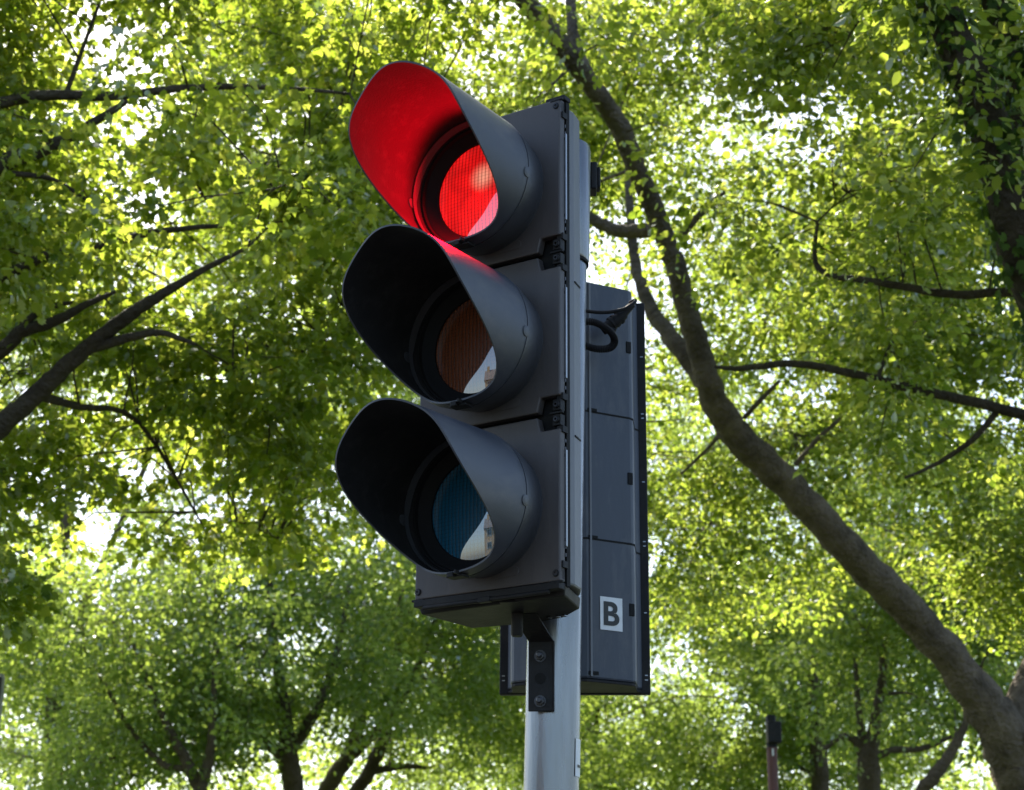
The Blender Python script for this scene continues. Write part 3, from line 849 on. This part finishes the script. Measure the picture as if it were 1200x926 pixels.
tree('near tree with a thick dark ivy clad limb at the upper right', ground(TB[0][0]), [TB, LB2, LB3, LB4, LB5], blB, M['leaf_mid'], M['bark_dark'], .043, 140, .24, 202, nsec=26, thr=-.4, density=.6, fill=[(850, 1400, -200, 420, 8.2, 10.5, 100), (1040, 1250, -60, 330, 6.2, 6.7, 9)],
     ivy=[(LB1, 650), (LB2, 420)], freq=1.9)

# tree C, left: limbs reaching in from outside the frame
F0 = 7.6
TC = down(limb((-330, 900, 62, F0), (-320, 780, 58, F0), (-300, 620, 50, F0), (-290, 400, 40, F0), (-280, 150, 30, F0), (-260, -150, 20, F0)))
LC = [limb((-300, 640, 22, F0), (-180, 610, 17, F0), (-50, 540, 13.5, F0), (0, 500, 12.5, F0), (50, 455, 11, F0), (100, 410, 9.5, F0), (150, 370, 8, F0), (190, 345, 6, F0), (235, 318, 4, F0), (290, 290, 2, F0)),
      limb((104, 409, 7, F0), (150, 396, 5.5, F0), (188, 390, 4, F0), (230, 404, 2, F0)),
      limb((-295, 520, 16, F0), (-120, 480, 12, F0), (0, 412, 9, F0), (25, 388, 8, F0), (62, 378, 6.5, F0), (95, 360, 4.5, F0), (135, 342, 2, F0)),
      limb((20, 392, 5, F0), (45, 366, 4.5, F0), (85, 354, 2, F0)),
      limb((-292, 440, 14, F0), (-120, 370, 9, F0), (0, 325, 6.5, F0), (60, 298, 5.5, F0), (110, 290, 5, F0), (190, 271, 4, F0), (270, 264, 2, F0)),
      limb((-288, 330, 18, F0), (-120, 260, 14, F0), (0, 193, 11, F0), (40, 180, 9, F0), (90, 155, 6, F0), (150, 118, 3, F0)),
      limb((-285, 230, 12, F0), (-100, 140, 9, F0), (0, 121, 7, F0), (50, 112, 6.5, F0), (140, 112, 5.5, F0), (220, 103, 4.5, F0), (330, 103, 3, F0), (410, 110, 1.5, F0)),
      limb((0, 203, 4, F0), (60, 210, 3, F0), (110, 240, 2, F0))]
blC = [blob(110, 60, 8.0, 1.0, .8, .6, 95), blob(330, 140, 8.4, .75, .8, .65, 70), blob(310, 400, 8.6, .75, .7, .65, 95), blob(90, 300, 8.8, .8, .6, .5, 34), blob(60, 600, 8.5, .55, .6, .35, 34),
       blob(300, 572, 9.0, .7, .7, .42, 40), blob(60, 520, 9.0, .6, .4, .35, 22), blob(-200, 250, 7.8, 1.4, 1.2, 1.4, 170), blob(0, -200, 7.5, 1.8, 1.8, .8, 170), blob(350, -150, 8, 1.3, 1.3, .6, 70), blob(8, 690, 7.2, .16, .25, .30, 12), blob(165, 650, 7.6, .12, .2, .14, 5), blob(230, 30, 9.4, 1.2, .8, .5, 60)]
tree('tree at the left edge whose slim dark limbs and hanging leaves enter the picture', ground(TC[0][0]), [TC] + LC, blC, M['leaf_near'], M['bark_dark'], .044, 140, .22, 303, lobed=True, nsec=40, thr=-.15, droop=.6, freq=2.2, density=.42, fill=[(-200, 450, -200, 330, 8, 11.0, 175), (-200, 430, 300, 620, 8.2, 11.0, 58), (-120, 430, -60, 290, 6.7, 7.4, 20)])

# trees across the park, each with the stems the photo shows
FB = 20
T = lambda *a: limb(*a)
t1 = down(T((343, 945, 12.0, 19), (340, 900, 12.0, 19), (336, 862, 9.6, 19), (328, 800, 7.2, 19), (318, 720, 4.8, 19), (310, 600, 3.2, 19)))
tree('tree with an upright brown trunk low at the left of the signal', ground(t1[0][0]), [t1, T((338, 890, 8, 19), (300, 858, 6, 19), (262, 800, 4, 19), (220, 720, 2.5, 19)), T((340, 880, 8, 19), (372, 830, 6, 19), (395, 760, 4, 19.2), (410, 680, 2.5, 19.5))],
     [blob(230, 700, 20, 2.1, 1.8, 1.2, 120), blob(330, 820, 20, 1.7, 1.6, .7, 60), blob(330, 520, 20.5, 2.2, 1.6, 1.3, 80), blob(430, 640, 20.5, 1.5, 1.4, 1.2, 80)], M['leaf_far'], M['bark_far'], 0.057, 145, .40, 404, nsec=30, fill=[(180, 480, 620, 850, 17.8, 18.8, 50)], thr=-.45, density=.62, freq=1.2)
t2 = down(T((378, 950, 9.6, 21), (398, 902, 9.6, 21), (424, 872, 7.2, 21), (450, 848, 5.6, 21), (485, 790, 4.0, 21), (520, 700, 2.4, 21)))
t2b = down(T((410, 955, 8.0, 21.3), (432, 905, 8.0, 21.3), (452, 858, 7.2, 21.3), (462, 800, 4.8, 21.3), (470, 700, 3.2, 21.3)))
tree('tree with two bare stems leaning to the right under the signal', ground(t2[0][0]), [t2, t2b, T((405, 895, 8, 21), (418, 860, 8, 21), (428, 800, 5, 21), (425, 720, 3, 21)), T((432, 905, 5, 21.3), (470, 898, 4, 21.3), (500, 900, 2, 21.3))],
     [blob(500, 760, 22.5, 2.2, 1.8, 1.3, 130), blob(450, 560, 23, 2.4, 1.8, 1.6, 100), blob(560, 860, 22.5, 1.6, 1.6, .8, 70), blob(560, 420, 23, 2.6, 2, 1.7, 90)], M['leaf_far'], M['bark_far'], 0.057, 145, .42, 505, nsec=30, fill=[(330, 660, 640, 980, 22.5, 26, 110), (370, 600, 620, 850, 19.6, 20.8, 46)], thr=-.45, density=0.9, freq=1.2)
t3 = down(T((238, 955, 8.0, 17.5), (224, 905, 7.2, 17.5), (205, 868, 5.6, 17.5), (180, 815, 3.2, 17.5), (150, 740, 2.0, 17.5)))
tree('tree with dark leaning stems in the lower left corner', ground(t3[0][0]), [t3, T((232, 935, 8, 17.5), (245, 890, 6, 17.5), (250, 830, 4, 17.5), (252, 760, 2, 17.5)), T((222, 900, 5, 17.5), (190, 895, 4, 17.5), (150, 850, 3, 17.5), (100, 760, 2, 17.5))],
     [blob(90, 760, 18, 1.3, 1.2, .55, 46), blob(140, 860, 18, 1.3, 1.2, .5, 46), blob(20, 880, 18.5, 1.2, 1.2, .6, 34), blob(240, 850, 18.2, .9, .9, .5, 30)], M['leaf_far'], M['bark_far'], 0.053, 135, .36, 606, nsec=22, thr=-.2, freq=1.4, density=.6, fill=[(-150, 330, 640, 900, 16.2, 17.3, 46), (-150, 330, 640, 980, 17.5, 21, 130)])
t4 = down(T((1019, 950, 13, 18), (1019, 905, 13, 18), (1018, 884, 12, 18), (1026, 850, 7, 18), (1034, 790, 5, 18), (1040, 720, 4, 18), (1045, 620, 2.5, 18)))
tree('pollarded tree with a forked head of branches below the long limb', ground(t4[0][0]), [t4, T((1014, 892, 7, 18), (1002, 868, 5.5, 18), (985, 864, 4, 18), (965, 880, 2.5, 18)), T((1020, 890, 6, 18), (1045, 880, 4.5, 18), (1085, 876, 3.5, 18), (1120, 860, 2, 18)), T((1012, 880, 5, 18), (1006, 830, 4, 18), (1002, 770, 2.5, 18))],
     [blob(1010, 760, 19.5, 1.7, 1.4, 1.0, 90), blob(1100, 830, 19.5, 1.2, 1.2, .7, 46), blob(930, 700, 20, 1.4, 1.3, .9, 50), blob(1030, 560, 20, 1.8, 1.4, 1.2, 80)], M['leaf_far'], M['bark_far'], 0.055, 141, .38, 707, nsec=26, fill=[(920, 1110, 620, 865, 16.8, 17.8, 30)], thr=-.45, density=0.75, freq=1.2)
t5 = down(T((963, 950, 10.5, 23), (960, 890, 10, 23), (957, 830, 9, 23), (950, 750, 6.5, 23), (945, 640, 4, 23)))
tree('tree with a straight pale trunk between the red post and the pollarded tree', ground(t5[0][0]), [t5, T((958, 860, 4, 23), (985, 800, 3, 23), (1000, 720, 2, 23))],
     [blob(880, 780, 24, 2.0, 1.6, 1.5, 120), blob(860, 520, 24.5, 2.6, 2, 1.8, 90), blob(960, 880, 24.5, 1.8, 1.4, .8, 60), blob(780, 900, 24.5, 1.3, 1.4, .7, 40)], M['leaf_far'], M['bark_far'], 0.059, 148, .44, 808, nsec=26, fill=[(640, 1050, 640, 990, 24, 28, 190)], thr=-.55, density=1.0, freq=1.1)
t6 = down(T((1075, 955, 8, 16.5), (1096, 908, 8, 16.5), (1112, 885, 6.5, 16.5), (1135, 840, 4, 16.5), (1150, 780, 2.5, 16.5)))
tree('young tree with a thin stem leaning right beside the pollarded tree', ground(t6[0][0]), [t6], [blob(1110, 760, 17.2, .9, .8, .6, 44), blob(1060, 690, 17.2, .9, .8, .5, 30), blob(1180, 700, 17.2, .8, .8, .7, 30)], M['leaf_far'], M['bark_far'], 0.050, 129, .32, 909, nsec=14, thr=-.3, freq=1.5)
t7 = down(T((690, 960, 12, 27), (690, 880, 11, 27), (700, 760, 9, 27), (720, 560, 6, 27), (730, 350, 3, 27)))
tree('tall tree standing directly behind the pole', ground(t7[0][0]), [t7, T((694, 830, 6, 27), (640, 740, 4, 27), (600, 620, 2.5, 27))],
     [blob(620, 800, 28, 2.6, 2, 1.9, 100), blob(720, 560, 28, 3.2, 2.4, 2.6, 130), blob(720, 860, 27.5, 2.2, 2, 1.0, 70), blob(700, 240, 28, 3.4, 2.5, 2.2, 100)], M['leaf_far'], M['bark_far'], 0.064, 148, .52, 1010, nsec=26, thr=-.45, freq=.9)
t8 = down(T((1240, 960, 14, 25), (1235, 860, 12, 25), (1225, 700, 9, 25), (1210, 480, 5, 25), (1200, 300, 3, 25)))
tree('tall tree filling the gap behind the right hand trunk', ground(t8[0][0]), [t8, T((1230, 780, 6, 25), (1170, 660, 4, 25), (1130, 520, 2.5, 25))],
     [blob(1130, 560, 26, 2.4, 2, 2.0, 120), blob(1230, 780, 26, 2.0, 2, 1.6, 90), blob(1060, 300, 26.5, 3.0, 2.2, 2.0, 100)], M['leaf_far'], M['bark_far'], 0.062, 148, .50, 1111, nsec=26, fill=[(980, 1350, 560, 990, 25, 29, 130)], thr=-.45, density=1.2, freq=.9)
t9 = down(T((60, 960, 12, 26), (62, 860, 11, 26), (70, 700, 8, 26), (90, 480, 5, 26), (100, 300, 3, 26)))
tree('tall tree behind the hanging leaves at the left', ground(t9[0][0]), [t9, T((66, 780, 6, 26), (130, 640, 4, 26), (190, 500, 2.5, 26))],
     [blob(60, 800, 27, 2.0, 1.6, 1.4, 110), blob(60, 420, 27, 2.6, 2, 1.7, 100), blob(190, 250, 27, 2.8, 2, 1.5, 80), blob(0, 640, 27, 1.7, 1.6, 1.2, 44), blob(380, 300, 27, 2.6, 2, 2.0, 100)], M['leaf_far'], M['bark_far'], 0.062, 148, .50, 1212, nsec=26, thr=-.45, freq=.9)

# far-off wood closing the view low down
rg = np.random.default_rng(77)
n = 120000
Yw = rg.uniform(46, 62, n); Xw = rg.uniform(-34, 34, n)
top = 11.5 + 2.2*np.sin(Xw*.31) + 1.6*np.sin(Xw*.73 + 1) 
Zw = 1.0 + (top - 1.0) * rg.uniform(0, 1, n) ** .8
Pw = np.stack([Xw, Yw, Zw], 1); kk = noise3(Pw, 5, .8) > -.55; Pw = Pw[kk]; n = len(Pw)
Dw = rg.normal(size=(n, 3)); Dw[:, 2] -= .8
Uw = rg.normal(0, .7, (n, 3)); Uw[:, 2] += .8
fw = leaves_mesh('far_wood', Pw, Dw, Uw, .18 * rg.uniform(.5, 1.4, n), M['leaf_far']); tag(fw, 'far off mass of green trees closing the bottom of the view', 'wood', kind='stuff')

# ------------------------------------------------------------------ posts in the background
p = at(903, 838, 10.5); b = (p.x, p.y, 0)
post = empty('signal_post', b); tag(post, 'rust red post with a small black box at its top', 'post')
r = 6.2 / FPX * 10.5
g = MB(); g.tube([(0, 0, 0), (0, 0, p.z - .19)], r, n=20); g.tube([(0, 0, p.z - .192), (0, 0, p.z - .186)], r * 1.12, n=20); g.build('post', M['post_red'], post, smooth=40)
g = MB(); g.tube([(0, 0, p.z - .1855), (0, 0, p.z - .01), (0, 0, p.z)], [r*.98, r*.98, r*.7], n=20); g.build('post_cap', M['black'], post, smooth=40)
g = MB(); g.box(-.028, .050, -.07, .03, p.z - .165, p.z - .045)
g.build('control_box', M['black'], post, bevel=.006)
g = MB(); g.box(-.004, .006, -r - .004, -r + .01, p.z - .235, p.z - .195); g.build('label_plate', M['white'], post)
p = at(0, 790, 9.0); b = (p.x - .01, p.y, 0)
post2 = empty('grey_post', b); tag(post2, 'weathered grey post cut off by the left edge', 'post')
r = 8.5 / FPX * 9
g = MB(); g.tube([(0, 0, 0), (0, 0, p.z - .02), (0, 0, p.z)], [r*1.2, r, r*.8], n=20); g.build('post', M['post_grey'], post2, smooth=40)
g = MB(); g.box(-.02, .028, -.05, .02, p.z - .13, p.z - .02); g.build('post_box', M['black'], post2, bevel=.004)

# ------------------------------------------------------------------ ground
def sheet(name, x0, x1, y0, y1, z, m):
    g = MB(); g.add([(x0, y0, z), (x1, y0, z), (x1, y1, z), (x0, y1, z)], [(0, 1, 2, 3)])
    o = g.build(name, m); tag(o, kind='structure'); return o
gm = mat('grass_ground', (.040, .062, .016), .9, vary=.4, vscale=.8, bump=.6, bscale=30)
gm2 = mat('asphalt', (.045, .045, .047), .85, vary=.2, vscale=3, bump=.4, bscale=120)
gm3 = mat('paving', (.055, .053, .050), .8, vary=.15, vscale=2, bump=.3, bscale=60)
sheet('ground', -1500, 1500, -1500, 1500, 0, gm)
sheet('road', -1500, 1500, -14, -3, .004, gm2)
g = MB(); g.box(-200, 200, -3, 5.2, -.02, .12); o = g.build('pavement', gm3); tag(o, kind='structure')

# ------------------------------------------------------------------ houses across the road behind the viewer (they show in the lamp lenses)
brick = mat('brick', (.30, .17, .11), .85, vary=.25, vscale=3, bump=.3, bscale=40)
brick2 = mat('buff_brick', (.42, .33, .22), .85, vary=.2, vscale=3, bump=.3, bscale=40)
slate = mat('slate', (.10, .10, .11), .7, vary=.25, vscale=4)
glass = mat('window_glass', (.05, .06, .07), .1)
def house(x, y, rz, w_, h_, m, label):
    r_ = empty('brick_house', (x, y, 0), rz); tag(r_, label, 'house', 'houses across the road')
    g = MB(); g.box(-w_/2, w_/2, 0, 8, 0, h_); wl = g.build('wall', m, r_)
    g = MB(); P = [(-w_/2 - .3, -.4, h_), (w_/2 + .3, -.4, h_), (w_/2 + .3, 8.4, h_), (-w_/2 - .3, 8.4, h_), (-w_/2 - .3, 4, h_ + 3), (w_/2 + .3, 4, h_ + 3)]
    g.add(P, [(0,3,2,1), (0,1,5,4), (2,3,4,5), (1,2,5), (3,0,4)]); rf = g.build('roof', slate, r_)
    g = MB(); g.box(w_/2 - 1.2, w_/2 - .4, 3.4, 4.6, h_ + 1.8, h_ + 4.0); g.build('chimney', m, rf)
    for zz in (1.0, 3.9, 6.8):
        if zz + 1.6 > h_: continue
        for xx in np.linspace(-w_/2 + 1.4, w_/2 - 1.4, 3):
            g = MB(); g.box(xx - .62, xx + .62, -.06, .02, zz, zz + 1.5); wn = g.build('window', M['white'], r_)
            g = MB(); g.box(xx - .54, xx - .03, -.075, -.062, zz + .08, zz + 1.42); g.box(xx + .03, xx + .54, -.075, -.062, zz + .08, zz + 1.42); g.build('pane', glass, wn)
for k_, (ang, dist, hh, mm, lb) in enumerate([(44, 40, 6.4, brick2, 'low buff brick house across the road, mirrored in the lenses'), (60, 42, 8.6, brick2, 'tall buff brick house across the road, mirrored in the lenses')]):
    a = math.radians(ang); house(-math.sin(a)*dist, -math.cos(a)*dist, PI - a, 10, hh, mm, lb)

# ------------------------------------------------------------------ render settings
SC.render.engine = 'CYCLES'
cy = SC.cycles
cy.use_denoising = True
try:
    cy.denoiser = 'OPENIMAGEDENOISE'; cy.denoising_input_passes = 'RGB_ALBEDO_NORMAL'; cy.denoising_prefilter = 'ACCURATE'
except Exception: pass
cy.max_bounces = 8; cy.diffuse_bounces = 5; cy.glossy_bounces = 3; cy.transmission_bounces = 5; cy.transparent_max_bounces = 4
cy.sample_clamp_indirect = 8; cy.caustics_reflective = False; cy.caustics_refractive = False
SC.view_settings.view_transform = 'Standard'; SC.view_settings.look = 'None'
SC.view_settings.gamma = 1; SC.view_settings.exposure = 1.55
